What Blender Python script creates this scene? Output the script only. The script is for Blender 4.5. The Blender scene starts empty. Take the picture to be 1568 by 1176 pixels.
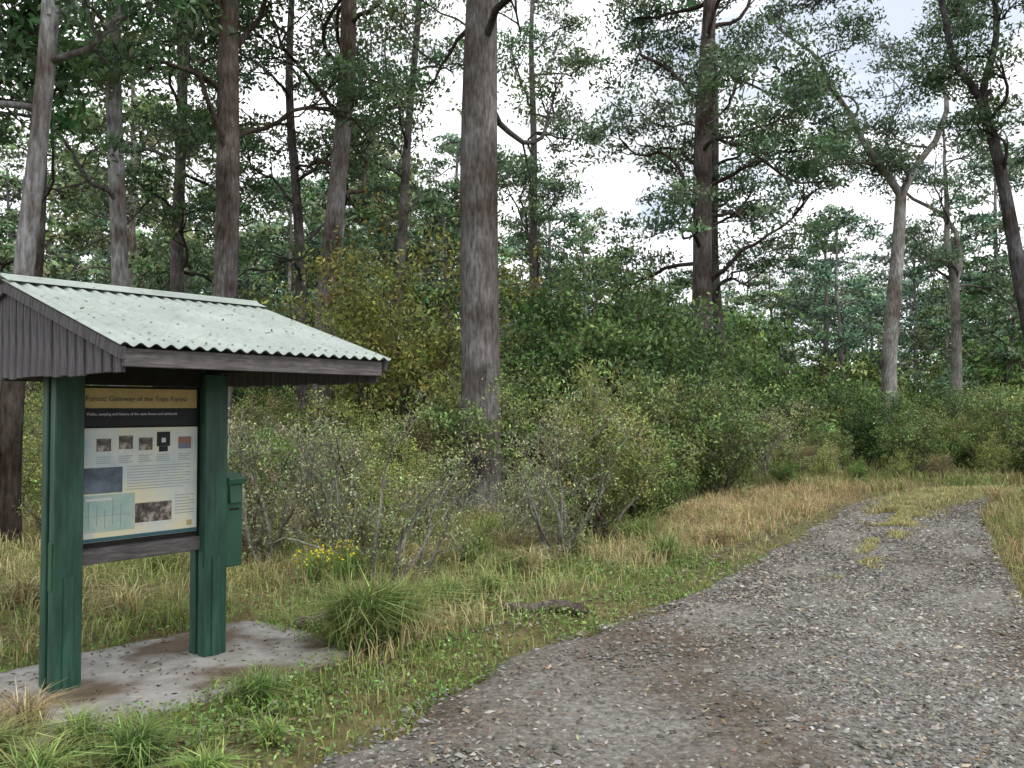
import bpy, math, numpy as np
from mathutils import Vector
rng=np.random.default_rng(7)
scene=bpy.context.scene
R=math.radians
# ------------------------------------------------------------------ helpers
class MB:
    def __init__(s): s.v=[];s.f=[];s.c=[];s.m=[];s.n=0;s.sm=[]
    def add(s,v,f,col,mat=0,smooth=False):
        v=np.asarray(v,dtype=np.float32).reshape(-1,3); f=np.asarray(f,dtype=np.int64)
        col=np.asarray(col,dtype=np.float32)
        if col.ndim==1: col=np.tile(col,(len(v),1))
        s.v.append(v); s.f.append(f+s.n); s.c.append(col); s.m.append(mat); s.sm.append(smooth); s.n+=len(v)
    def pack(s):
        V=np.concatenate(s.v);C=np.concatenate(s.c); fs=[]
        for m in (0,1):
            k=[f for f,mm in zip(s.f,s.m) if mm==m]
            fs.append(np.concatenate(k) if k else np.zeros((0,4),int))
        return V,C,fs
    def stamp(s,pk,loc,sc,rz,cf=1.0):
        V,C,fs=pk; c_,s_=math.cos(rz),math.sin(rz); V=V*np.asarray(sc)
        V=np.stack([V[:,0]*c_-V[:,1]*s_,V[:,0]*s_+V[:,1]*c_,V[:,2]],1)+np.asarray(loc)
        n0=s.n; s.v.append(V.astype(np.float32)); s.c.append(C*cf); s.n+=len(V)
        for m in (0,1):
            if len(fs[m]): s.f.append(fs[m]+n0); s.m.append(m); s.sm.append(m==1)
    def mesh(s,name,mats):
        V=np.concatenate(s.v);C=np.concatenate(s.c)
        C=np.concatenate([C,np.ones((len(C),1),dtype=np.float32)],1)
        li=np.concatenate([f.ravel() for f in s.f])
        sz=np.concatenate([np.full(len(f),f.shape[1]) for f in s.f])
        mi=np.concatenate([np.full(len(f),m) for f,m in zip(s.f,s.m)])
        sm=np.concatenate([np.full(len(f),m) for f,m in zip(s.f,s.sm)])
        st=np.concatenate([[0],np.cumsum(sz)[:-1]])
        me=bpy.data.meshes.new(name)
        me.vertices.add(len(V)); me.vertices.foreach_set('co',V.ravel())
        me.loops.add(len(li)); me.loops.foreach_set('vertex_index',li.astype(np.int32))
        me.polygons.add(len(sz)); me.polygons.foreach_set('loop_start',st.astype(np.int32))
        me.polygons.foreach_set('material_index',mi.astype(np.int32))
        me.polygons.foreach_set('use_smooth',sm.astype(bool))
        a=me.attributes.new('Col','FLOAT_COLOR','POINT'); a.data.foreach_set('color',C.astype(np.float32).ravel())
        me.update(calc_edges=True)
        for m in mats: me.materials.append(m)
        return me
    def obj(s,name,mats,parent=None):
        o=bpy.data.objects.new(name,s.mesh(name,mats)); scene.collection.objects.link(o)
        if parent: o.parent=parent
        return o
def nrm(a): return a/(np.linalg.norm(a,axis=-1,keepdims=True)+1e-9)
def tube(mb,P,r,k,col,mat=1):
    P=np.asarray(P,float); r=np.asarray(r,float); n=len(P)
    T=nrm(np.gradient(P,axis=0)); d=P[-1]-P[0]
    ref=np.array([1.,0,0]) if abs(d[2])>.7*np.linalg.norm(d) else np.array([0,0,1.])
    u=nrm(np.cross(T,ref)); w=np.cross(T,u)
    a=np.arange(k)*2*math.pi/k
    V=P[:,None]+r[:,None,None]*(np.cos(a)[None,:,None]*u[:,None]+np.sin(a)[None,:,None]*w[:,None])
    i=np.arange(n-1)[:,None]*k; j=np.arange(k)[None]; j2=(j+1)%k
    F=np.stack([i+j,i+j2,i+k+j2,i+k+j],-1).reshape(-1,4)
    mb.add(V.reshape(-1,3),F,col,mat,True)
def leaves(mb,C,L,W,cols,g,droop=0.0,mat=0,upn=0.0):
    n=len(C); a=g.normal(size=(n,3)); a[:,2]-=droop; a=nrm(a)
    b=g.normal(size=(n,3)); 
    if upn>0:
        nn=nrm(g.normal(size=(n,3))+np.array([0,0,upn])); a=nrm(a-nn*(a*nn).sum(1,keepdims=True)); b=np.cross(nn,a)
    else: b=nrm(b-a*(a*b).sum(1,keepdims=True))
    L=(L*g.uniform(.6,1.3,n))[:,None]; W=(W*g.uniform(.7,1.3,n))[:,None]
    V=np.stack([C-a*L*.5,C+b*W*.5-a*L*.05,C+a*L*.5,C-b*W*.5-a*L*.05],1)
    F=np.arange(n*4).reshape(n,4)
    mb.add(V.reshape(-1,3),F,np.repeat(cols,4,0),mat)
def vary(col,n,g,amt=.25,hue=.12):
    c=np.tile(np.asarray(col,float),(n,1))*np.exp(g.normal(0,amt,(n,1)))*np.exp(g.normal(0,hue,(n,3)))
    return np.clip(c,0,.9)
def blades(mb,B,H,W,lean,cols,g,tipcol=None):
    n=len(B); az=g.uniform(0,2*math.pi,n); hd=np.stack([np.cos(az),np.sin(az),0*az],1)
    az2=az+math.pi/2+g.normal(0,.5,n); sd=np.stack([np.cos(az2),np.sin(az2),0*az],1)
    ln=(lean*g.uniform(.2,1.5,n))[:,None]; H=np.asarray(H).reshape(-1,1)*np.ones((n,1)); W=np.asarray(W).reshape(-1,1)*np.ones((n,1))
    up=np.array([[0,0,1.]])
    m=B+up*H*.6+hd*H*ln*.3; t=B+up*H*(1-.35*np.minimum(ln,1.4))+hd*H*ln
    V=np.stack([B-sd*W*.5,B+sd*W*.5,m+sd*W*.42,m-sd*W*.42,t+sd*W*.06,t-sd*W*.06],1)
    i=np.arange(n)[:,None]*6
    F=np.concatenate([i+np.array([[0,1,2,3]]),i+np.array([[3,2,4,5]])])
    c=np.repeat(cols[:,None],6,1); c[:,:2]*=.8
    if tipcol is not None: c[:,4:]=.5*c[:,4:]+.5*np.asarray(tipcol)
    mb.add(V.reshape(-1,3),F,c.reshape(-1,3),0)
# ------------------------------------------------------------------ materials
def newmat(name):
    m=bpy.data.materials.new(name); m.use_nodes=True; nt=m.node_tree; nt.nodes.clear()
    out=nt.nodes.new('ShaderNodeOutputMaterial'); return m,nt,out
def N(nt,t,**k):
    n=nt.nodes.new(t)
    for a,b in k.items():
        if a.startswith('_'): n.inputs[a[1:].replace('_',' ')].default_value=b
        else: setattr(n,a,b)
    return n
def ramp(nt,stops):
    r=nt.nodes.new('ShaderNodeValToRGB'); e=r.color_ramp.elements
    while len(e)<len(stops): e.new(.5)
    for x,(p,c) in zip(e,stops): x.position=p; x.color=(*c,1) if len(c)==3 else c
    return r
def leafmat(name,trans=.3,gloss=0.0):
    m,nt,out=newmat(name)
    a=N(nt,'ShaderNodeAttribute',attribute_name='Col'); oi=N(nt,'ShaderNodeObjectInfo')
    mr=N(nt,'ShaderNodeMapRange'); mr.inputs[3].default_value=.8; mr.inputs[4].default_value=1.2
    nt.links.new(oi.outputs['Random'],mr.inputs[0])
    mul=N(nt,'ShaderNodeVectorMath',operation='SCALE'); nt.links.new(a.outputs['Color'],mul.inputs[0]); nt.links.new(mr.outputs[0],mul.inputs['Scale'])
    p=N(nt,'ShaderNodeBsdfDiffuse'); nt.links.new(mul.outputs[0],p.inputs['Color']); cur=p
    if trans>0:
        t=N(nt,'ShaderNodeBsdfTranslucent'); mx=N(nt,'ShaderNodeMixShader',_Fac=trans); nt.links.new(mul.outputs[0],t.inputs['Color'])
        nt.links.new(p.outputs[0],mx.inputs[1]); nt.links.new(t.outputs[0],mx.inputs[2]); cur=mx
    if gloss>0:
        gl=N(nt,'ShaderNodeBsdfGlossy',_Roughness=.45); gl.inputs['Color'].default_value=(.8,.85,.9,1); m2=N(nt,'ShaderNodeMixShader',_Fac=gloss)
        nt.links.new(cur.outputs[0],m2.inputs[1]); nt.links.new(gl.outputs[0],m2.inputs[2]); cur=m2
    nt.links.new(cur.outputs[0],out.inputs[0])
    return m
M_leaf=leafmat('foliage',.26,.03); M_far=leafmat('distant_foliage',0); M_grass=leafmat('grass_blades',.2)
def barkmat():
    m,nt,out=newmat('bark'); a=N(nt,'ShaderNodeAttribute',attribute_name='Col'); tc=N(nt,'ShaderNodeTexCoord')
    mp=N(nt,'ShaderNodeMapping'); mp.inputs['Scale'].default_value=(7,7,1.5); nt.links.new(tc.outputs['Object'],mp.inputs[0])
    n1=N(nt,'ShaderNodeTexNoise',_Scale=3.0,_Detail=6.0,_Roughness=.65); nt.links.new(mp.outputs[0],n1.inputs[0])
    n2=N(nt,'ShaderNodeTexNoise',_Scale=1.3,_Detail=5.0); nt.links.new(tc.outputs['Object'],n2.inputs[0])
    r1=ramp(nt,[(.3,(.38,.35,.34)),(.5,(.88,.88,.88)),(.7,(1.5,1.51,1.53))]); nt.links.new(n1.outputs[0],r1.inputs[0])
    r2=ramp(nt,[(.36,(.55,.49,.45)),(.5,(.95,.95,.95)),(.64,(1.38,1.41,1.44))]); nt.links.new(n2.outputs[0],r2.inputs[0])
    m1=N(nt,'ShaderNodeVectorMath',operation='MULTIPLY'); m2=N(nt,'ShaderNodeVectorMath',operation='MULTIPLY')
    nt.links.new(a.outputs['Color'],m1.inputs[0]); nt.links.new(r1.outputs[0],m1.inputs[1])
    nt.links.new(m1.outputs[0],m2.inputs[0]); nt.links.new(r2.outputs[0],m2.inputs[1])
    p=N(nt,'ShaderNodeBsdfDiffuse'); nt.links.new(m2.outputs[0],p.inputs['Color'])
    b=N(nt,'ShaderNodeBump',_Strength=.8,_Distance=.05); nt.links.new(n1.outputs[0],b.inputs['Height']); nt.links.new(b.outputs[0],p.inputs['Normal'])
    nt.links.new(p.outputs[0],out.inputs[0]); return m
M_bark=barkmat()
def noisemat(name,stops,scale,detail=8,rough=.9,bump=.3,bdist=.02,scale2=None,stops2=None,stretch=(1,1,1),spec=.3,bscale=None):
    m,nt,out=newmat(name); tc=N(nt,'ShaderNodeTexCoord'); mp=N(nt,'ShaderNodeMapping'); mp.inputs['Scale'].default_value=stretch
    nt.links.new(tc.outputs['Object'],mp.inputs[0])
    n=N(nt,'ShaderNodeTexNoise',_Scale=float(scale),_Detail=float(detail),_Roughness=.65); nt.links.new(mp.outputs[0],n.inputs[0])
    r=ramp(nt,stops); nt.links.new(n.outputs[0],r.inputs[0]); col=r.outputs[0]
    if stops2:
        n2=N(nt,'ShaderNodeTexNoise',_Scale=float(scale2),_Detail=4.0); nt.links.new(mp.outputs[0],n2.inputs[0])
        r2=ramp(nt,stops2); nt.links.new(n2.outputs[0],r2.inputs[0])
        mu=N(nt,'ShaderNodeVectorMath',operation='MULTIPLY'); nt.links.new(col,mu.inputs[0]); nt.links.new(r2.outputs[0],mu.inputs[1]); col=mu.outputs[0]
    p=N(nt,'ShaderNodeBsdfPrincipled',_Roughness=rough); p.inputs['Specular IOR Level'].default_value=spec
    nt.links.new(col,p.inputs['Base Color'])
    src=n
    if bscale:
        src=N(nt,'ShaderNodeTexNoise',_Scale=float(bscale),_Detail=5.0); nt.links.new(mp.outputs[0],src.inputs[0])
    if bump: 
        b=N(nt,'ShaderNodeBump',_Strength=bump,_Distance=bdist); nt.links.new(src.outputs[0],b.inputs['Height']); nt.links.new(b.outputs[0],p.inputs['Normal'])
    nt.links.new(p.outputs[0],out.inputs[0]); return m
M_soil=noisemat('soil_and_litter',[(.3,(.06,.05,.028)),(.5,(.13,.115,.06)),(.7,(.22,.19,.11))],6,bump=.8,bdist=.05,scale2=.4,stops2=[(.3,(.7,.8,.6)),(.7,(1.25,1.12,1.0))])
M_road=noisemat('gravel_surface',[(.3,(.085,.078,.07)),(.5,(.185,.176,.163)),(.7,(.33,.32,.305))],24,bump=1.0,bdist=.025,scale2=.6,stops2=[(.38,(.60,.50,.40)),(.56,(1.1,1.1,1.09))])
M_conc=noisemat('worn_concrete',[(.3,(.19,.183,.172)),(.5,(.30,.293,.28)),(.7,(.42,.415,.40))],5,bump=.3,bdist=.01,scale2=1.5,stops2=[(.40,(.42,.33,.25)),(.52,(1.0,1.0,1.0))])
M_roof=noisemat('painted_iron',[(.25,(.28,.32,.30)),(.5,(.36,.41,.385)),(.75,(.46,.51,.48))],3,rough=.5,bump=.05,bdist=.004,scale2=26,stops2=[(.3,(.75,.77,.74)),(.45,(1,1,1))],spec=.45)
M_wood=noisemat('weathered_timber',[(.3,(.04,.038,.042)),(.5,(.09,.085,.095)),(.72,(.17,.16,.17))],4,bump=.5,bdist=.008,stretch=(14,14,1.5))
M_woodh=noisemat('weathered_timber_beam',[(.3,(.06,.055,.056)),(.5,(.12,.11,.115)),(.72,(.21,.195,.195))],4,bump=.5,bdist=.006,stretch=(1.5,14,14))
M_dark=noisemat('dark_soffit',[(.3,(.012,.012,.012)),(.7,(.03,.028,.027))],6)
M_green=noisemat('green_paint',[(.3,(.014,.052,.036)),(.5,(.022,.078,.054)),(.75,(.042,.112,.082))],3,rough=.5,bump=.2,bdist=.003,stretch=(8,8,1.2),spec=.4,scale2=1.7,stops2=[(.35,(.75,.75,.78)),(.6,(1.15,1.12,1.1))])
M_green2=noisemat('green_steel',[(.3,(.022,.08,.045)),(.7,(.038,.12,.075))],3,rough=.45,bump=0)
M_stone=leafmat('gravel_stones',0)
def flat(name,c,rough=.5,c2=None,scale=20):
    c2=c2 or tuple(x*.85 for x in c); return noisemat(name,[(.35,c2),(.65,c)],scale,rough=rough,bump=0)
# ------------------------------------------------------------------ terrain
LY=[-30,-6,0,4.06,5.14,6.3,8.13,11.5,14.0,15.4,16.4,17.2,18.0,18.8,20]
LX=[-4.5,-3,-1.9,-.80,-.33,.46,1.95,3.98,5.4,6.25,7.1,8.3,10.5,14,30]
RY=[-30,-6,0,4,6,7.5,9.5,13.0,14.4,15.3,15.9,16.3,16.8,20]
RX=[1,2.3,2.9,3.3,3.8,4.35,5.3,7.0,7.7,8.6,10.2,13,30,30]
def xl(y): return np.interp(y,LY,LX)
def xr(y): return np.interp(y,RY,RX)
def sdr(x,y): # >0 outside road
    return np.maximum(xl(y)-x,x-xr(y))*.8
def bump2(x,y): return .035*np.sin(1.7*x+.6*y)*np.sin(1.3*y-.4*x)+.02*np.sin(4.1*x+2)*np.cos(3.7*y)+.05*np.sin(.35*x+1)*np.cos(.3*y)
def gz(x,y):
    s=np.clip(sdr(x,y)/.5,0,1); s=s*s*(3-2*s)
    dm=np.hypot(x+2.4,y-5.57); sl=np.clip((dm-1.2)/1.2,0,1)
    return -.05+s*(.05+.045+bump2(x,y)*sl*np.clip(sdr(x,y)/2,0,1)-.045*(1-sl))
def grid(xs,ys,zf,name,mat):
    X,Y=np.meshgrid(xs,ys); Z=zf(X,Y); V=np.stack([X,Y,Z],-1).reshape(-1,3)
    nx=len(xs); i=(np.arange(len(ys)-1)[:,None]*nx+np.arange(nx-1)[None]).ravel()
    mb=MB(); mb.add(V,np.stack([i,i+1,i+nx+1,i+nx],1),(.1,.1,.1),0,True); return mb.obj(name,[mat])
def axis(lo,hi,st,far):
    a=np.arange(lo,hi,st); e=np.geomspace(st,far,26)
    return np.concatenate([(lo-e)[::-1],a,hi+e])
grid(axis(-10,12,.12,900),axis(-2,22,.12,900),gz,'ground',M_soil)
ys=np.arange(-25,19.3,.1); t=np.linspace(-.05,1.05,50)
XL=xl(ys)+.10*np.sin(ys*2.9)+.06*np.sin(ys*7.1); XR=xr(ys)+.07*np.sin(ys*2.3)
X=XL[:,None]+(XR-XL)[:,None]*t; Y=np.repeat(ys[:,None],50,1)
Z=.0+.018*np.cos(2*math.pi*(t*2-.1))[None]+.008*np.sin(X*5+Y*3)*np.sin(Y*4.3)-.06*np.clip((np.abs(t-.5)-.5)/.05,0,1)[None]-.0
i=(np.arange(len(ys)-1)[:,None]*50+np.arange(49)[None]).ravel()
mb=MB(); mb.add(np.stack([X,Y,Z],-1).reshape(-1,3),np.stack([i,i+1,i+51,i+50],1),(.1,.1,.1),0,True); mb.obj('gravel_road',[M_road])
def rz(x,y):
    tt=(x-xl(y))/(xr(y)-xl(y)); return .018*np.cos(2*math.pi*(tt*2-.1))+.008*np.sin(x*5+y*3)*np.sin(y*4.3)
def stones(n,ylo,yhi,s0,s1,name_mb,pw=1.0,flatk=1.0,br=0.0):
    y=ylo+(yhi-ylo)*rng.uniform(0,1,n)**pw; u=rng.uniform(-.04,1.03,n); x=xl(y)+(xr(y)-xl(y))*u
    dens=.3+.7*(.5+.5*np.sin(x*2.1+y*1.1)*np.sin(y*1.4-x*.9)+.4*np.sin(x*.8+.5))
    dirt=np.clip(1.2-((x-.75)**2/1.1+(y-5.0)**2/3.4),0,1)+.6*np.clip(1-u*6,0,1)
    dens=dens*(1-.8*np.clip(dirt,0,1))
    k=(np.abs(x)<y*.66+.6)&(rng.uniform(size=n)<dens); x=x[k];y=y[k]; n=len(x)
    s=s0+(s1-s0)*rng.uniform(0,1,n)**2.5
    P=np.stack([x,y,rz(x,y)+s*.12],1)
    o=np.array([[1,0,0],[0,1,0],[-1,0,0],[0,-1,0],[0,0,.6*flatk],[0,0,-.5]],float)
    a=rng.uniform(0,6.28,n); ca,sa=np.cos(a),np.sin(a)
    V=o[None]*rng.uniform(.5,1.2,(n,6,1)); V=V*np.stack([np.ones(n),rng.uniform(.6,1,n),rng.uniform(.5,1,n)],1)[:,None]
    V=np.stack([V[...,0]*ca[:,None]-V[...,1]*sa[:,None],V[...,0]*sa[:,None]+V[...,1]*ca[:,None],V[...,2]],-1)
    V[...,2]+=V[...,0]*rng.normal(0,.25,(n,1))
    V=V*s[:,None,None]+P[:,None]
    f=np.array([[0,1,4],[1,2,4],[2,3,4],[3,0,4],[1,0,5],[2,1,5],[3,2,5],[0,3,5]])
    F=(np.arange(n)[:,None,None]*6+f[None]).reshape(-1,3)
    g=np.exp(rng.normal(br,.42,(n,1)))*np.exp(.18*np.sin(x*.9+1)*np.sin(y*.8))[:,None]; c=np.array([.215,.21,.195])*g*np.exp(rng.normal(0,.03,(n,3)))
    w=rng.uniform(0,1,n)<.08; c[w]=c[w]*np.array([1.1,.95,.78])
    name_mb.add(V.reshape(-1,3),F,np.repeat(np.clip(c,.02,.6),6,0),0)
mb=MB(); stones(72000,2.8,9,.006,.026,mb,1.2); stones(24000,8,16,.014,.04,mb); stones(12000,3,16,.018,.042,mb,1.1,.8,.15)
mb.obj('gravel',[M_stone])
mb=MB(); n=6500; y=rng.uniform(3,15,n); x=xl(y)+(xr(y)-xl(y))*rng.uniform(0,1,n)**3.2*1.3-.25*(xr(y)-xl(y))
zz=np.where(sdr(x,y)>0,gz(x,y),rz(x,y))+.014
c=vary((.19,.145,.10),n,rng,.4,.1); w=rng.uniform(0,1,n)<.3; c[w]=vary((.40,.37,.33),w.sum(),rng,.2,.04)
leaves(mb,np.stack([x,y,zz],1),.05,.017,c,rng,upn=3.0)
n=1100; x=rng.uniform(-4.3,-1,n); y=rng.uniform(4.2,7.2,n)
leaves(mb,np.stack([x,y,gz(x,y)+.03],1),.045,.013,vary((.14,.10,.065),n,rng,.4,.1),rng,upn=4.0)
mb.obj('leaf_litter',[M_grass])
# ------------------------------------------------------------------ information shelter
SH=bpy.data.objects.new('information_shelter',None); scene.collection.objects.link(SH)
SH.location=(-2.40,5.57,0); SH.rotation_euler=(0,0,R(50))
def box(name,x0,x1,y0,y1,z0,z1,mat,bev=.004,par=None,rot=None):
    import bmesh
    bm=bmesh.new(); bmesh.ops.create_cube(bm,size=1)
    for v in bm.verts: v.co=Vector((v.co.x*(x1-x0),v.co.y*(y1-y0),v.co.z*(z1-z0)))
    if bev: bmesh.ops.bevel(bm,geom=bm.edges[:],offset=bev,segments=1,affect='EDGES')
    me=bpy.data.meshes.new(name); bm.to_mesh(me); bm.free(); me.materials.append(mat)
    o=bpy.data.objects.new(name,me); scene.collection.objects.link(o); o.parent=par or SH
    o.location=((x0+x1)/2,(y0+y1)/2,(z0+z1)/2)
    if rot: o.rotation_euler=rot
    return o
for sx,nm in ((-.484,'left'),(.484,'right')):
    box(f'post_{nm}_front',sx-.085,sx+.085,-.095,-.022,0,1.93,M_green,.006)
    box(f'post_{nm}_core',sx-.066,sx+.066,-.022,.022,0,2.2,M_green,.002)
    box(f'post_{nm}_back',sx-.085,sx+.085,.022,.095,0,1.93,M_green,.006)
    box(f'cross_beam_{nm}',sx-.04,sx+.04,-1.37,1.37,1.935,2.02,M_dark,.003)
    box(f'bolt_plate_{nm}',sx-.087-.004,sx-.086,-.08,-.03,.62,.9,M_green2,.001)
    box(f'post_cleat_{nm}',sx-.03,sx+.03,-.107,-.095,.0,.7,M_green,.003)
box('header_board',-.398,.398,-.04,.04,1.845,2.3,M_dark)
box('bottom_rail',-.398,.398,-.045,.03,.74,.835,M_woodh,.005)
box('board_backing',-.398,.398,-.01,.02,.84,1.84,M_dark,.002)
P_dk=flat('panel_dark',(.012,.014,.02)); P_tan=flat('panel_title',(.55,.42,.19),c2=(.44,.33,.14),scale=9)
P_bg=noisemat('panel_print',[(.35,(.44,.54,.64)),(.5,(.66,.69,.64)),(.58,(.78,.73,.52))],1.5,rough=.3,bump=0)
P_ph=noisemat('panel_photo',[(.35,(.015,.018,.02)),(.5,(.12,.10,.09)),(.65,(.5,.46,.42))],16,rough=.3,bump=0)
P_map=noisemat('panel_map',[(.4,(.32,.48,.46)),(.6,(.46,.56,.50))],6,rough=.3,bump=0)
P_hills=noisemat('panel_hills',[(.4,(.06,.08,.11)),(.6,(.16,.20,.26))],5,rough=.3,bump=0)
P_org=noisemat('panel_photo_colour',[(.4,(.35,.12,.03)),(.6,(.12,.2,.3))],14,rough=.3,bump=0)
P_bl=flat('panel_trim',(.05,.14,.17)); P_wh=flat('panel_white',(.7,.72,.72)); P_tx=flat('panel_text',(.08,.09,.11)); P_gy=flat('text_grey',(.34,.38,.42))
box('title_panel',-.385,.375,-.019,-.011,1.70,1.825,P_tan,.001)
box('caption_panel',-.385,.385,-.019,-.011,1.585,1.695,P_dk,.001)
box('print_panel',-.385,.382,-.019,-.011,.87,1.575,P_bg,.001)
def pr(nm,x0,x1,z0,z1,mat,y=-.0195): box(nm,x0,x1,y-.002,y,z0,z1,mat,0)
for i,xx in enumerate([-.25,-.11,.02,.14,.29]):
    if i==3:
        pr('badge_top',xx-.045,xx+.045,1.45,1.545,P_dk); pr('badge_low',xx-.03,xx+.03,1.415,1.449,P_dk); pr('badge_mark',xx-.014,xx+.014,1.475,1.505,P_wh,-.0217)
    else: pr(f'thumb_{i}',xx-.045,xx+.045,1.43+.01*(i%2),1.51+.015*(i%2),P_org if i==4 else P_ph)
    for q in range(4): pr(f'thumb_caption_{i}_{q}',xx-.045,xx+.045-.012*((q*i)%3),1.394-.013*q,1.398-.013*q,P_gy)
pr('photo_hills',-.385,-.13,1.17,1.33,P_hills); pr('map_inset',-.375,-.05,.93,1.16,P_map)
pr('photo_inset',-.045,.20,.965,1.09,P_ph); pr('photo_inset_base',-.045,.20,.945,.96,P_wh)
pr('logo',.31,.345,.915,.95,P_tan); pr('bottom_trim',-.385,.382,.872,.895,P_bl); pr('logo_b',-.37,-.31,.9,.926,P_wh)
for i in range(9): pr(f'text_line_{i}',-.10,.33-.05*(i%3==2),1.325-.018*i,1.329-.018*i,P_gy)
for i in range(7): pr(f'text_block_{i}',.225,.36-.03*(i%3==1),1.12-.02*i,1.1245-.02*i,P_gy)
for i in range(5): pr(f'map_road_{i}',-.34+.05*i,-.338+.05*i,.95+.02*(i%2),1.13-.03*(i%3),P_gy,-.0217)
pr('map_line_a',-.36,-.08,1.03,1.033,P_gy,-.0222); pr('map_label',-.36,-.2,1.125,1.14,P_wh,-.0222)
def text(nm,s,size,x,z,mat):
    cu=bpy.data.curves.new(nm,'FONT'); cu.body=s; cu.size=size; cu.extrude=.0008; cu.materials.append(mat)
    o=bpy.data.objects.new(nm,cu); scene.collection.objects.link(o); o.parent=SH; o.location=(x,-.0215,z); o.rotation_euler=(R(90),0,0)
text('title_text','Forest: Gateway of the Tops Forest',.046,-.365,1.745,P_tx)
text('caption_text','Walks, camping and history of the state forest and tablelands',.024,-.36,1.655,P_wh)
box('register_box',.572,.70,-.075,.06,.60,1.20,M_green2,.006)
box('register_lid',.568,.704,-.115,.065,1.19,1.235,M_green2,.006,rot=(R(14),0,0))
box('register_flap',.59,.68,-.092,-.076,1.04,1.17,M_green2,.004,rot=(R(-8),0,0))
box('register_slot',.60,.67,-.0785,-.0755,.99,1.005,M_dark,0)
def roof_half(sign,name):
    nx,ny=int(1.66/.076*12),10; mb=MB()
    xs=np.linspace(-.84,.84,nx); tt=np.linspace(0,1,ny); X,T=np.meshgrid(xs,tt)
    Yy=sign*(.0+T*1.46); Zb=2.445-T*.445+.0095*np.sin(X*2*math.pi/.076)
    top=np.stack([X,Yy,Zb],-1).reshape(-1,3); bot=top-np.array([0,0,.0025])
    i=(np.arange(ny-1)[:,None]*nx+np.arange(nx-1)[None]).ravel(); q=np.stack([i,i+1,i+nx+1,i+nx],1)
    if sign>0: q=q[:,::-1]
    q=q[:,::-1]
    mb.add(top,q,(.4,.4,.4),0,True); mb.add(bot,q[:,::-1],(.4,.4,.4),0,True)
    o=mb.obj(name,[M_roof],SH); return o
roof_half(-1,'roof_sheet_front'); roof_half(1,'roof_sheet_back')
mb=MB()
for s in (-1,1):
    V=[(-.85,0,2.468),(.85,0,2.468),(.85,s*.13,2.424),(-.85,s*.13,2.424)]
    mb.add(V,[[0,1,2,3]],(.4,.4,.4))
tube(mb,[(-.85,0,2.462),(.85,0,2.462)],[.016,.016],10,(.4,.4,.4),0); mb.obj('ridge_cap',[M_roof],SH)
mb=MB()
for s in (-1,1):
    for T in (.06,.36,.66,.95):
        for k in range(-10,11,2 if T in(.36,.66) else 1):
            x=(k+.25)*.076; c=np.array([x,s*T*1.46,2.445-T*.445+.0095])
            tube(mb,[c,c+np.array([0,0,.007]),c+np.array([0,0,.0075])],[.006,.005,.0005],6,(.3,.3,.3),0)
mb.obj('roof_screws',[flat('screw',(.2,.24,.22))],SH)
mb=MB(); n=30; T=rng.uniform(.03,.97,n); x=rng.uniform(-.8,.8,n)
leaves(mb,np.stack([x,-T*1.46,2.445-T*.445+.016],1),.05,.014,vary((.18,.14,.10),n,rng,.4,.1),rng,upn=6); mb.obj('roof_leaf_litter',[M_grass],SH)
for s,nm in((-1,'front'),(1,'back')):
    box(f'fascia_{nm}',-.80,.80,s*1.405-.016,s*1.405+.016,1.897,1.985,M_woodh,.003)
    for k in range(3): 
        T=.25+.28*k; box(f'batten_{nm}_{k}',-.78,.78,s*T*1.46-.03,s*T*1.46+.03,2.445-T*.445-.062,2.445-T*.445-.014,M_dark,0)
for sx,nm in((-1,'left'),(1,'right')):
    w=.098; k=0; y=-1.385
    while y<1.385-.01:
        y2=min(y+w-.006-rng.uniform(0,.006),1.387); yo=max(abs(y),abs(y2)); zt=2.445-yo/1.46*.445-.016
        px_=sx*.79+rng.uniform(-.003,.003)
        box(f'gable_plank_{nm}_{k}',px_-.011,px_+.011,y,y2,1.868+rng.uniform(-.008,.006)-(.012 if sx>0 else 0),zt,M_wood,.003); y+=w; k+=1
    for s in(-1,1):
        L=math.hypot(1.44,.439); a=math.atan2(.439,1.44)
        box(f'barge_{nm}_{"f" if s<0 else "b"}',sx*.817-.012,sx*.817+.012,-L/2,L/2,-.03,.03,M_wood,.002,rot=(-s*a,0,0)).location=(sx*.817,s*.72,2.445-.2195-.048)
slab=MB(); k=90; a=np.linspace(0,2*math.pi,k,endpoint=False)
def sq(a,h1,h2): 
    c,s=np.cos(a),np.sin(a); r=(np.abs(c/h1)**7+np.abs(s/h2)**7)**(-1/7); return r*c,r*s
px,py=sq(a,1.22,.74); wob=1+.03*np.sin(5*a)+.02*np.sin(11*a+1)+rng.normal(0,.008,k)
lx,ly=px*wob,py*wob-.12; c5,s5=math.cos(R(50)),math.sin(R(50))
wx=-2.40+lx*c5-ly*s5; wy=5.57+lx*s5+ly*c5
top=np.stack([wx,wy,np.full(k,.026)],1); bot=np.stack([wx,wy,np.full(k,-.1)],1)
slab.add(np.concatenate([top,bot]),[[i,(i+1)%k,(i+1)%k+k,i+k] for i in range(k)],(.3,.3,.3)); slab.add(top,[list(range(k))],(.3,.3,.3))
slab.obj('concrete_slab',[M_conc])
def onslab(x,y,m=0):
    dx,dy=x+2.40,y-5.57; l=dx*c5+dy*s5; q=-dx*s5+dy*c5+.12
    w=.08*np.sin(x*9+y*4)+.06*np.sin(y*13)
    return (np.abs(l)<1.2+m+w)&(np.abs(q)<.72+m+w)
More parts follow.
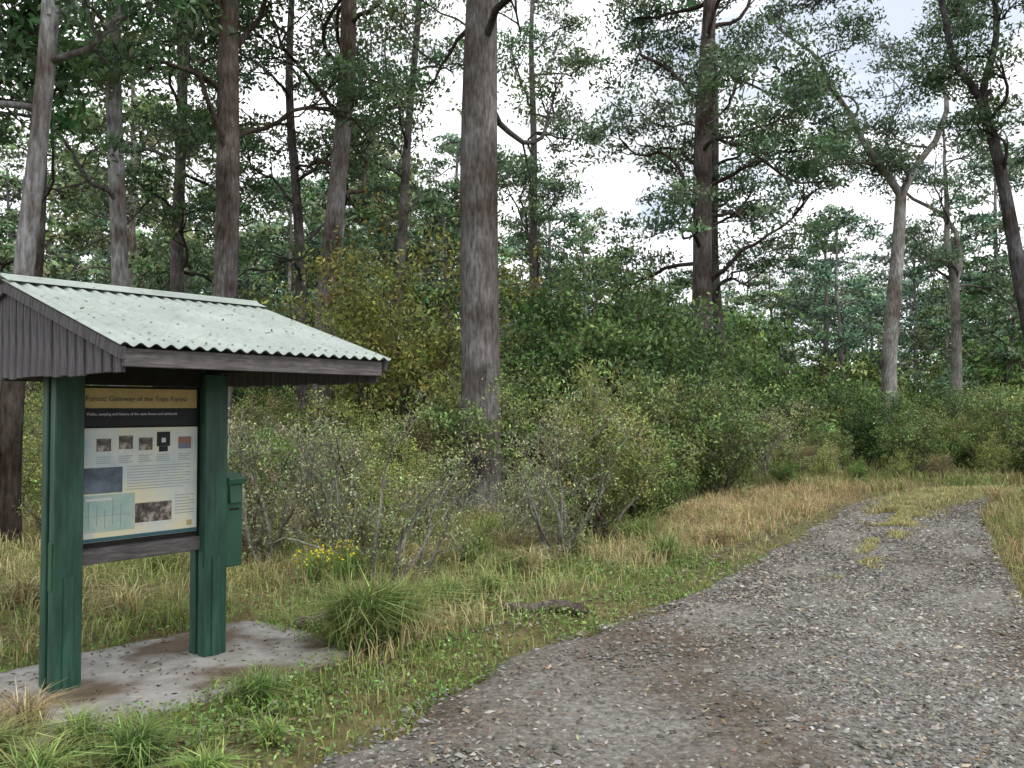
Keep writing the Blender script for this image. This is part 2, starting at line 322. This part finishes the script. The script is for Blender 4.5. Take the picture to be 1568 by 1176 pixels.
# ------------------------------------------------------------------ trees
UP=np.array([0,0,1.])
def bpath(p,d,L,n,up,wob,g):
    P=[np.array(p,float)]; d=np.array(d,float)
    for i in range(n):
        d=d+g.normal(0,wob,3)+UP*up; d/=np.linalg.norm(d); P.append(P[-1]+d*L/n)
    return np.array(P)
def crown(mb,cl,R0,flatn,per,L,W,col,g,hv=.25):
    cl=np.array(cl); n=len(cl)
    if n==0: return
    cc=np.asarray(col)*np.exp(g.normal(0,.28,(n,1)))*np.exp(g.normal(0,.1,(n,3)))
    rr=R0*g.uniform(.6,1.3,n)
    o=g.normal(size=(n,per,3))*.42; o[...,2]*=flatn
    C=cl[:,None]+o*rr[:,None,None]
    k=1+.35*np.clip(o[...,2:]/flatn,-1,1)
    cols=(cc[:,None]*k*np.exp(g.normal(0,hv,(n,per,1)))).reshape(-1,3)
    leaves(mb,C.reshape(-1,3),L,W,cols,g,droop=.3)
def gum(name,base,H,r0,lean=(0,0),clo=6,nb=12,bl=4,seed=1,bark=(.14,.13,.13),col=(.085,.13,.055),L=.15,W=.055,per=45,cr=.75,fork=None,sub=5,twig=3,mk=True,barkhi=None,flatn=.34):
    g=np.random.default_rng(seed); mb=MB(); n=22; t=np.linspace(0,1,n)
    if mk: per=int(per*.82); cr=cr*.88; col=np.asarray(col)*np.array([1.28,1.26,1.42])
    ph=g.uniform(0,6,4)
    px=lean[0]*t**1.3+.14*np.sin(5*t+ph[0])+.06*np.sin(13*t+ph[1]); py=lean[1]*t+.12*np.sin(4*t+ph[2])
    px-=px[0];py-=py[0]
    P=np.stack([px,py,t*H-.15],1); rad=r0*(1-.8*t)**.8*(1+.05*np.sin(17*t+ph[3]))+r0*.45*np.exp(-t*H/.5)
    bc=np.tile(np.asarray(bark,float),(n,1))
    if barkhi is not None:
        k=np.clip((t*H-barkhi[0])/1.5,0,1)[:,None]; bc=bc*(1-k)+np.asarray(barkhi[1])*k
    stems=[]
    if fork:
        kf=int(fork/H*(n-1)); P=P[:kf+1]; rad=rad[:kf+1]; bc=bc[:kf+1]
        rad=rad.copy(); a0=g.uniform(-.4,.4)
        for s in (-1,1):
            d=(s*.5*math.cos(a0),s*.5*math.sin(a0),1); S=bpath(P[-1]-np.array([0,0,.1]),nrm(np.array(d)),H-fork,12,.02,.14,g)
            rs=rad[-1]*.78*np.linspace(1,.15,13)**.9; tube(mb,S,rs,10,bc[-1]*.9); stems.append((S,rs))
    tube(mb,P,rad,14,np.repeat(bc,14,0))
    stems.append((P,rad))
    cl=[]; az=g.uniform(0,6); tb=np.asarray(bc[-1])*.7
    for i in range(nb):
        z=clo+(H*.97-clo)*((i+g.uniform(0,.8))/nb)**1.05
        S0,r_=stems[-1] if (not fork or z<fork) else stems[g.integers(2)]
        zz=min(z,S0[-1,2]-.05); p=np.array([np.interp(zz,S0[:,2],S0[:,0]),np.interp(zz,S0[:,2],S0[:,1]),zz]); r=np.interp(zz,S0[:,2],r_); tt=z/H
        az+=2.4+g.normal(0,.3); el=g.uniform(.3,1.0)
        Lb=bl*g.uniform(.6,1.2)*(1-.4*tt**2); d=(math.cos(az)*math.cos(el),math.sin(az)*math.cos(el),math.sin(el))
        B=bpath(p,d,Lb,11,-.04,.27,g); b0=min(r*.42,.03+.1*r0); br=b0*np.linspace(1,.2,12)**.9+.004
        tube(mb,B,br,7,tb)
        for j in range(sub):
            f=g.uniform(.35,1); q=B[int(f*11)]; dd=B[min(int(f*11)+1,11)]-B[max(int(f*11)-1,0)]
            dd=dd/np.linalg.norm(dd)+g.normal(0,.6,3); dd[2]=abs(dd[2])*.5+.1; dd/=np.linalg.norm(dd)
            S=bpath(q,dd,Lb*g.uniform(.2,.45),6,.04,.3,g); tube(mb,S,np.linspace(.024,.008,7),5,tb*.8)
            cl.append(S[-1])
            for k in range(twig):
                dd2=nrm(g.normal(0,.8,3)*np.array([1,1,.5])+np.array([0,0,.25])+dd); q2=S[g.integers(3,7)]
                T=bpath(q2,dd2,g.uniform(.4,.9),3,.05,.25,g); tube(mb,T,np.linspace(.011,.005,4),3,tb*.7); cl.append(T[-1])
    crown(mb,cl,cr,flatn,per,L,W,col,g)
    if not mk: return mb.pack()
    me=mb.mesh(name,[M_leaf,M_bark])
    o=bpy.data.objects.new(name,me); scene.collection.objects.link(o); o.location=base; return o
E='eucalyptus_tree'
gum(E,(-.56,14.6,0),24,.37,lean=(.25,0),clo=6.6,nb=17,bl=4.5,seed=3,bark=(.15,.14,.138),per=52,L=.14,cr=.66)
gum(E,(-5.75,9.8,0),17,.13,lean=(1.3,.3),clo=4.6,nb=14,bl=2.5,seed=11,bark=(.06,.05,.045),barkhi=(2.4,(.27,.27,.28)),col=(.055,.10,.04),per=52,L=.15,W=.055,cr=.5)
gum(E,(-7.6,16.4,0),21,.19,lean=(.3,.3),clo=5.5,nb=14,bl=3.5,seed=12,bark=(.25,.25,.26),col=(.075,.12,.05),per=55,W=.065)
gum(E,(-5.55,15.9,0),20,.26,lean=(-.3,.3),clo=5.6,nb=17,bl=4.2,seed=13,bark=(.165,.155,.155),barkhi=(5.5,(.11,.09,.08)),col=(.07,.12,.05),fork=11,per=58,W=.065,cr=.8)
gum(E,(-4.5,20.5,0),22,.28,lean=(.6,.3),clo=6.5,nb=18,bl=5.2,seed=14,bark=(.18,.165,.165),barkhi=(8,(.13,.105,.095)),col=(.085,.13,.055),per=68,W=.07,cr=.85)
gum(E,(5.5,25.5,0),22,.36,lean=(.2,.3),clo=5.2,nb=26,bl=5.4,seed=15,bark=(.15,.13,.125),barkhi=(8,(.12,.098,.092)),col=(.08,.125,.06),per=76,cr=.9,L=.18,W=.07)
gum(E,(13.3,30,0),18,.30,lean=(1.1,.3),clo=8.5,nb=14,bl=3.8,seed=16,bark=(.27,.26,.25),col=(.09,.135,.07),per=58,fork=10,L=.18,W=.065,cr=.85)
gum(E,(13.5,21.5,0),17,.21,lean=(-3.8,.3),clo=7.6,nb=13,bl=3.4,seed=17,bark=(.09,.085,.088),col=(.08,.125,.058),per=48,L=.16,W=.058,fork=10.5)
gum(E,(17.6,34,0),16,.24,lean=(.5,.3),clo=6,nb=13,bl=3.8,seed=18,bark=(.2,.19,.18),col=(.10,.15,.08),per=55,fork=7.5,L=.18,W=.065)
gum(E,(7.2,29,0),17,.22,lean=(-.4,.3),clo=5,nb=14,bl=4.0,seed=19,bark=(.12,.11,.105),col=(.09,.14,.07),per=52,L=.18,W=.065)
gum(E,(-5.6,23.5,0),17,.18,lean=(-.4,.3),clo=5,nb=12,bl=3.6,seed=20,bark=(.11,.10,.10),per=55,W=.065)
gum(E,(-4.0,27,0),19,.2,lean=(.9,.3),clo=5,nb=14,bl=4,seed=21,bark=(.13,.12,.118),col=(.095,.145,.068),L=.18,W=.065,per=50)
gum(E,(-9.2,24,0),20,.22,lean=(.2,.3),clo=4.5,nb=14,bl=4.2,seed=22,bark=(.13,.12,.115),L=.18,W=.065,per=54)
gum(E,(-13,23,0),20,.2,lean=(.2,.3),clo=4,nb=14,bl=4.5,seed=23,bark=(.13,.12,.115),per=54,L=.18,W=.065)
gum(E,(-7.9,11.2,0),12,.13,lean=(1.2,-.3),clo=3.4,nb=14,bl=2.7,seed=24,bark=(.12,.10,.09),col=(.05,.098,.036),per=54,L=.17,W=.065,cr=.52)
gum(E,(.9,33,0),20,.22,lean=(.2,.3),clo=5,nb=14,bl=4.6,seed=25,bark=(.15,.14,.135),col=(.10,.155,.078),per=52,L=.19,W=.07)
var=[]
for s in range(6):
    c=np.array([(.10,.155,.078),(.09,.14,.075),(.12,.16,.082),(.11,.165,.10),(.125,.16,.078),(.10,.15,.09)][s])*np.array([1.22,1.22,1.35])
    var.append(gum('forest_tree',(0,0,0),12+1.2*s,.2,lean=(.5,0),clo=3.2+.5*s,nb=15,bl=3.9,seed=50+s,bark=(.22,.205,.20),col=c,L=.33,W=.14,per=25,cr=.88,sub=4,twig=2,mk=False,flatn=.36))
g=np.random.default_rng(5); DF=MB()
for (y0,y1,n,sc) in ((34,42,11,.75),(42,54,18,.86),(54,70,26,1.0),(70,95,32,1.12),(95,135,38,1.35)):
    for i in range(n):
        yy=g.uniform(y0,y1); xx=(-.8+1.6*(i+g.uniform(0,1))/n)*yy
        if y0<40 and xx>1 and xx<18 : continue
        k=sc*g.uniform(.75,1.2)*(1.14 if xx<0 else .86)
        haze_tint=np.clip((yy-40)/90,0,1); cf=g.uniform(.8,1.2)*np.array([1,1,1+.35*haze_tint])*(1+.25*haze_tint)  # aerial haze painted into tree colours: bluer and brighter with distance
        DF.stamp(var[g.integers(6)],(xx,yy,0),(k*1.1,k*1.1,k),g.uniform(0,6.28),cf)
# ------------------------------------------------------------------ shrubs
def shrub(h,w,nst,col,stem,per,L,W,seed,cr=.2,start=.25,sub=6,upr=1.0,pk=False):
    g=np.random.default_rng(seed); mb=MB(); cl=[]
    for i in range(nst):
        az=g.uniform(0,6.28); sp=g.uniform(.1,.65)*w/h*1.2/upr
        d=nrm(np.array([math.cos(az)*sp,math.sin(az)*sp,1.])); Ls=h*g.uniform(.65,1.05)
        S=bpath((g.normal(0,.06*w),g.normal(0,.06*w),-.05),d,Ls,9,.0,.17,g); tube(mb,S,np.linspace(.009*h+.005,.004,10),5,np.asarray(stem)*g.uniform(.7,1.3))
        for j in range(sub):
            f=start+(1-start)*g.uniform(0,1)**.8; k=min(int(f*9),9); dd=nrm(g.normal(0,.7,3)+np.array([0,0,.55]))
            T=bpath(S[k],dd,h*g.uniform(.12,.34),5,.03,.25,g); tube(mb,T,np.linspace(.006,.002,6),3,np.asarray(stem)*g.uniform(.7,1.3))
            cl+= [T[-1],T[3],T[g.integers(1,5)]]
            if pk: continue
            for q in range(2):
                dd2=nrm(g.normal(0,.8,3)+dd); U=bpath(T[g.integers(2,5)],dd2,h*g.uniform(.06,.16),3,.03,.25,g); tube(mb,U,np.linspace(.004,.0015,4),3,np.asarray(stem)); cl.append(U[-1])
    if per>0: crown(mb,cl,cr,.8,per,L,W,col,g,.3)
    return mb.pack() if pk else mb.mesh('shrub',[M_leaf,M_bark])
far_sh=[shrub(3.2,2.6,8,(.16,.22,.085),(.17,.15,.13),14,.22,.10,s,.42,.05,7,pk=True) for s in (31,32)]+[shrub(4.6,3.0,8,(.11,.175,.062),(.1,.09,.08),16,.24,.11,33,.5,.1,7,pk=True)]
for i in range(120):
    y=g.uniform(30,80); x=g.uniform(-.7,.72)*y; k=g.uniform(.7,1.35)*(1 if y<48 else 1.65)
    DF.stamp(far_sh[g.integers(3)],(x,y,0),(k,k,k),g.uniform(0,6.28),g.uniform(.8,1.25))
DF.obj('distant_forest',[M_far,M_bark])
SV={
 'grey':[shrub(1.9,1.7,7,(.27,.29,.16),(.27,.26,.24),14,.04,.017,s,.15,.2,8) for s in (1,2,3)],
 'olive':[shrub(2.0,1.6,9,(.25,.29,.09),(.20,.18,.15),20,.05,.02,s,.18,.15,8) for s in (4,5,6)],
 'green':[shrub(1.5,1.4,10,(.17,.26,.07),(.16,.14,.12),24,.055,.025,s,.18,.1,8) for s in (7,8)],
 'brown':[shrub(1.7,1.3,11,(.28,.245,.12),(.24,.20,.17),14,.05,.018,s,.17,.1,9) for s in (9,10)],
 'dark':[shrub(4.6,3.0,9,(.095,.155,.05),(.10,.09,.08),32,.13,.06,s,.42,.15,9) for s in (11,12)],
 'yellow':[shrub(4.8,1.8,8,(.24,.26,.07),(.14,.12,.10),28,.11,.045,s,.36,.12,9,1.3) for s in (13,14)],
 'mid':[shrub(3.0,2.4,9,(.18,.24,.085),(.18,.16,.14),22,.10,.042,s,.3,.1,8) for s in (15,16)],
}
def put(kind,x,y,s=1,par=None,name='shrub',i=None,sz=None):
    k=SV[kind]; o=bpy.data.objects.new(name,k[int(g.integers(len(k))) if i is None else i]); scene.collection.objects.link(o)
    if par: o.parent=par
    o.location=(x,y,float(gz(np.array(x),np.array(y)))); o.scale=(s,s,sz or s); o.rotation_euler=(0,0,g.uniform(0,6.28)); return o
for a in (('grey',-1.05,8.3,.95),('grey',-2.6,9.2,1.05),('grey',-1.9,9.7,.95),('grey',.5,9.7,1.0),('olive',1.1,11.0,1.0),('green',1.7,12.3,.85),
          ('yellow',-2.75,18,1.15),('yellow',-2.2,18.8,1.0),('dark',1.5,19.5,1.15),('dark',2.6,20.5,1.05),('dark',2.0,22,1.15),('dark',5.3,22.5,.78),('dark',7.1,23.5,.75),
          ('green',10.3,21.5,1.0),('green',11.2,22,.9),('green',10.6,22.6,1.1)):
    put(a[0],a[1],a[2],a[3])
TH=bpy.data.objects.new('shrub_thicket',None); scene.collection.objects.link(TH)
pts=[]
def okd(x,y,m):
    for (a,b) in pts:
        if (a-x)**2+(b-y)**2<m*m: return False
    return True
tries=0
while len(pts)<205 and tries<9000:
    tries+=1; y=g.uniform(8.6,30); x=g.uniform(-.66*y-1,.70*y+1)
    if x<-3.2 and y<10.2: continue
    near_trunk=(y<15 and abs(x+.04*y)<.9)
    if near_trunk and (y<10.5 or abs(x+.04*y)<.35): continue
    lim=float(xl(y))-(2.2+.05*y)+.5*math.sin(y*1.3) if y<17 else 99
    if x>lim and y<17: continue
    if 17<=y<20.5 and x>4.6+(y-17)*1.0: continue
    md=.98 if y<13 else (1.2 if y<20 else 1.6)
    if not okd(x,y,md): continue
    pts.append((x,y))
    u=g.uniform()
    if y<13: kind='grey' if u<.40 else 'olive' if u<.78 else 'green' if u<.92 else 'brown'; s=g.uniform(.55,1.08)
    elif y<20: kind='olive' if u<.42 else 'brown' if u<.54 else 'green' if u<.76 else 'mid' if u<.88 else 'grey'; s=g.uniform(.7,1.2)
    else: kind='mid' if u<.35 else 'olive' if u<.7 else 'green' if u<.88 else 'brown' if u<.94 else 'dark'; s=g.uniform(.7,1.1)*(1.35 if kind in('olive','green','brown') else 1)
    if near_trunk: kind='grey' if u<.6 else 'olive'; s=g.uniform(.45,.65)
    if x>6 : s*=.62
    if kind in('mid','dark') and y<20: s*=.8
    put(kind,x,y,s,TH)
for (x,y,k_,s) in ((9.2,13.9,'olive',.42),(9.9,14.5,'green',.5),(9.6,13.4,'brown',.4),(10.5,14.0,'olive',.6),(10.9,14.9,'grey',.55),(11.6,14.6,'brown',.65),(8.6,12.4,'green',.35),(12.0,15.2,'olive',.6),(9.2,11.9,'brown',.45),(8.9,11.0,'olive',.4),
                   (7.6,18.9,'green',.38),(8.8,19.6,'olive',.4),(9.9,19.9,'brown',.45),(6.6,18.4,'olive',.5),(5.6,17.6,'green',.45),(7.2,19.8,'brown',.5),(11.2,20.3,'olive',.55),(12.5,20.6,'green',.6),(13.5,20.2,'mid',.4),(14.5,20.8,'olive',.8)): put(k_,x,y,s,TH)
for i in range(34):
    y=g.uniform(19.8,30); x=g.uniform(.42,.72)*y+.5
    put('brown' if g.uniform()<.2 else 'olive' if g.uniform()<.7 else 'mid',x,y,g.uniform(.55,.9),TH)
# ------------------------------------------------------------------ grass
def scatter(n,x0,x1,y0,y1,cond):
    x=rng.uniform(x0,x1,n); y=rng.uniform(y0,y1,n); k=cond(x,y)&(np.abs(x)<.66*y+.8); x=x[k];y=y[k]
    return np.stack([x,y,gz(x,y)-.01],1)
def clump(x,y): return .5+.5*np.sin(x*2.3+1.3*np.sin(y*1.7))*np.sin(y*2.1+1.1*np.sin(x*1.9))
mb=MB()
B=scatter(240000,-6,6,2.6,14,lambda x,y:(sdr(x,y)>-.08+.25*clump(x*3,y*3))&~onslab(x,y,-.05)&(x<xl(y)+.06)&(rng.uniform(size=len(x))<(.2+.8*clump(x,y))*np.clip(1.5-.13*y,.3,1))); n=len(B)
q=clump(B[:,0]*1.9+3,B[:,1]*1.6)[:,None]**2
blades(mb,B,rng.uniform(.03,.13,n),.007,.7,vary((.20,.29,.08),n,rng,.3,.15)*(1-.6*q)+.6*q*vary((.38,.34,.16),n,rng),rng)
B=scatter(120000,-9,5,5.5,16,lambda x,y:(sdr(x,y)>.65)&~onslab(x,y,.12)&(x<xl(y))&(rng.uniform(size=len(x))<.14+.9*clump(x*1.3+2,y)**2)); n=len(B)
q=clump(B[:,0]*.7+5,B[:,1]*.8)[:,None]**1.2; cc=vary((.26,.31,.11),n,rng,.3,.1)*(1-q)+vary((.46,.39,.22),n,rng,.3,.08)*q
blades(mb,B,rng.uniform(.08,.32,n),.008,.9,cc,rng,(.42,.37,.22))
mb.obj('verge_grass',[M_grass])
mb=MB()
def gold(x,y): return (x<xl(y))&(sdr(x,y)>.25)&(sdr(x,y)<2.1)&(rng.uniform(size=len(x))<np.clip((y-8.6)/3,0,1)*np.clip(clump(x*1.6,y*1.2)*1.3-.2,.08,1))
B=scatter(120000,0,9,7,18,gold); n=len(B)
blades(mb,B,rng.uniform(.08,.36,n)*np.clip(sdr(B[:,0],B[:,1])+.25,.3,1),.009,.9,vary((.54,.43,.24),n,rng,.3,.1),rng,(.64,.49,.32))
B=scatter(60000,3.4,14,5,17.0,lambda x,y:(x>xr(y)-.1)&(sdr(x,y)>-.04+.15*clump(x*3,y*3))); n=len(B)
q=clump(B[:,0]*1.2,B[:,1]*1.5)[:,None]
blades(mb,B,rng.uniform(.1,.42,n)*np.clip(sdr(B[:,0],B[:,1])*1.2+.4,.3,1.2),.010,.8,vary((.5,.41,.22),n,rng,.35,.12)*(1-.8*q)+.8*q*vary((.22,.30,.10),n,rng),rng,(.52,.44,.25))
B=scatter(70000,0,22,16.2,30,lambda x,y:(sdr(x,y)>.02)&(clump(x*.8,y*.8)>.3)); n=len(B)
q=clump(B[:,0]*.5+1,B[:,1]*.9)[:,None]
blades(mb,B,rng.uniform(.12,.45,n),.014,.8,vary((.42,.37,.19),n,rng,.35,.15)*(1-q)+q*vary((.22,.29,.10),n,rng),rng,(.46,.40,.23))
mb.obj('dry_grass',[M_grass])
mb=MB()
n=30000; y=8.4+8.8*rng.uniform(0,1,n)**.6; x=xl(y)+(np.minimum(xr(y),xl(y)+2.4)-xl(y))*(.45+(.05+.10*np.clip((y-11)/5,0,1))*rng.normal(size=n)); thr=np.interp(y,[8,12,14.5,16],[.75,.5,.2,0]); k=(clump(x*2,y*1.5)>thr)&(sdr(x,y)<-.1); x=x[k];y=y[k];n=len(x)
blades(mb,np.stack([x,y,rz(x,y)-.01],1),rng.uniform(.02,.07,n)*np.interp(y,[9,13,15.5],[1,1.4,3.2]),.010,.9,vary((.36,.34,.17),n,rng,.3,.12),rng)
mb.obj('road_centre_grass',[M_grass])
mb=MB()
B=scatter(120000,-4.5,3.4,3.6,10,lambda x,y:(sdr(x,y)>.02)&~onslab(x,y,-.03)&(x<xl(y))&(rng.uniform(size=len(x))<clump(x*1.4+1,y*1.4+2)**1.2*np.clip(1.5-sdr(x,y)*.4,.15,1))); n=len(B)
B[:,2]+=rng.uniform(0,.10,n); leaves(mb,B,.030,.019,vary((.185,.285,.085),n,rng,.35,.14),rng,upn=1.5)
mb.obj('ground_cover',[M_leaf])
def tussock(x,y,n,h,w,col,name='grass_tussock',lean=1.0,tip=(.42,.38,.18)):
    mb=MB(); B=np.stack([x+rng.normal(0,.07*h/.5,n),y+rng.normal(0,.07*h/.5,n),np.full(n,float(gz(np.array(x),np.array(y))))],1)
    blades(mb,B,rng.uniform(.5,1.15,n)*h,w,lean,vary(col,n,rng,.35,.1),rng,tip); mb.obj(name,[M_grass])
tussock(-1.05,6.1,650,.58,.012,(.19,.27,.09)); tussock(-.85,6.35,300,.5,.012,(.21,.28,.10)); tussock(-1.45,4.95,260,.26,.009,(.17,.27,.09)); tussock(-1.75,4.05,420,.27,.008,(.17,.27,.09))
tussock(-2.35,3.9,420,.32,.008,(.25,.31,.12)); tussock(-2.5,4.45,320,.30,.006,(.48,.40,.23)); tussock(-1.35,3.85,260,.2,.008,(.19,.30,.09)); tussock(-2.15,4.3,260,.24,.007,(.21,.30,.10)); tussock(-1.95,4.45,160,.17,.007,(.18,.30,.09)); tussock(-2.05,3.75,300,.26,.008,(.22,.31,.1)); tussock(-1.2,4.35,160,.15,.007,(.2,.3,.09))
for i in range(44):
    x=rng.uniform(-5.5,3.2); y=rng.uniform(6.9,11.5)
    if float(sdr(np.array(x),np.array(y)))<.7: continue
    tussock(x,y,150,rng.uniform(.22,.48),.010,(.21,.29,.10) if i%3 else (.42,.37,.21))
for i in range(26):
    x=rng.uniform(8.3,12); y=rng.uniform(13.6,15.6)
    if float(sdr(np.array(x),np.array(y)))<.1: continue
    tussock(x,y,140,rng.uniform(.35,.55),.012,(.47,.39,.22) if i%3 else (.22,.30,.10))
mb=MB(); n=120; C=np.stack([-1.62+rng.normal(0,.14,n),7.5+rng.normal(0,.2,n),.46+rng.normal(0,.06,n)],1)
leaves(mb,C,.028,.022,vary((.8,.66,.04),n,rng,.15,.05),rng,upn=1); 
B=C[:60].copy(); B[:,2]=.03; blades(mb,B,.44,.006,.2,vary((.16,.26,.07),60,rng),rng); mb.obj('yellow_wildflowers',[M_grass])
def log(x,y,L,r,az,name='fallen_log'):
    mb=MB(); t=np.linspace(-.5,.5,9); P=np.stack([x+math.cos(az)*t*L,y+math.sin(az)*t*L+.03*np.sin(t*9),float(gz(np.array(x),np.array(y)))+r*.7+.02*np.sin(t*7)],1)
    rr=r*(1-.5*np.abs(t)**1.5+.1*np.sin(t*20)); rr[0]*=.3; rr[-1]*=.3; tube(mb,P,rr,9,(.14,.12,.105),0); mb.obj(name,[M_bark])
log(.25,7.05,.75,.055,-.25); log(-1.5,6.75,.42,.06,.5)
# ------------------------------------------------------------------ sky and light
w=bpy.data.worlds.new('World'); scene.world=w; w.use_nodes=True; nt=w.node_tree; nt.nodes.clear()
out=N(nt,'ShaderNodeOutputWorld'); bg=N(nt,'ShaderNodeBackground',_Strength=.15)
sk=N(nt,'ShaderNodeTexSky',sky_type='NISHITA'); sk.sun_disc=False; sk.sun_elevation=R(52); sk.sun_rotation=R(-140); 
tc=N(nt,'ShaderNodeTexCoord'); mp=N(nt,'ShaderNodeMapping'); mp.inputs['Scale'].default_value=(1,1,2.2); mp.inputs['Location'].default_value=(.35,.1,0)
nz=N(nt,'ShaderNodeTexNoise',_Scale=3.6,_Detail=8.0,_Roughness=.55); nt.links.new(tc.outputs['Generated'],mp.inputs[0]); nt.links.new(mp.outputs[0],nz.inputs[0])
dv=N(nt,'ShaderNodeVectorMath',operation='DOT_PRODUCT'); dv.inputs[1].default_value=(.39,.88,.27); nt.links.new(tc.outputs['Generated'],dv.inputs[0])
mr=N(nt,'ShaderNodeMapRange'); mr.inputs[1].default_value=.95; mr.inputs[2].default_value=1.0; mr.inputs[3].default_value=0; mr.inputs[4].default_value=.13; nt.links.new(dv.outputs['Value'],mr.inputs[0])
sb=N(nt,'ShaderNodeMath',operation='SUBTRACT'); nt.links.new(nz.outputs[0],sb.inputs[0]); nt.links.new(mr.outputs[0],sb.inputs[1])
rp=ramp(nt,[(.30,(.4,.4,.4)),(.40,(1,1,1))]); nt.links.new(sb.outputs[0],rp.inputs[0])
nz2=N(nt,'ShaderNodeTexNoise',_Scale=5.0,_Detail=6.0); nt.links.new(mp.outputs[0],nz2.inputs[0])
rc=ramp(nt,[(.32,(6.2,6.5,6.8)),(.54,(11.2,11.3,11.4))]); nt.links.new(nz2.outputs[0],rc.inputs[0])
mx=N(nt,'ShaderNodeMix',data_type='RGBA'); nt.links.new(rp.outputs[0],mx.inputs[0]); nt.links.new(sk.outputs[0],mx.inputs[6]); nt.links.new(rc.outputs[0],mx.inputs[7])
nt.links.new(mx.outputs[2],bg.inputs[0]); nt.links.new(bg.outputs[0],out.inputs[0])
sd=bpy.data.lights.new('sun','SUN'); sd.energy=1.4; sd.angle=R(14); sd.color=(1,.94,.85); so=bpy.data.objects.new('sun',sd); scene.collection.objects.link(so)
so.rotation_euler=(R(38),0,R(40))
cam=bpy.data.cameras.new('camera'); cam.lens=30.2; cam.sensor_width=36; cam.clip_end=3000; co=bpy.data.objects.new('camera',cam); scene.collection.objects.link(co)
co.location=(0,0,1.7); co.rotation_euler=(R(91.61),0,0); scene.camera=co
scene.view_settings.view_transform='Standard'; scene.view_settings.look='None'; scene.view_settings.exposure=0
print('verts',sum(len(o.data.vertices) for o in bpy.data.objects if o.type=='MESH'))
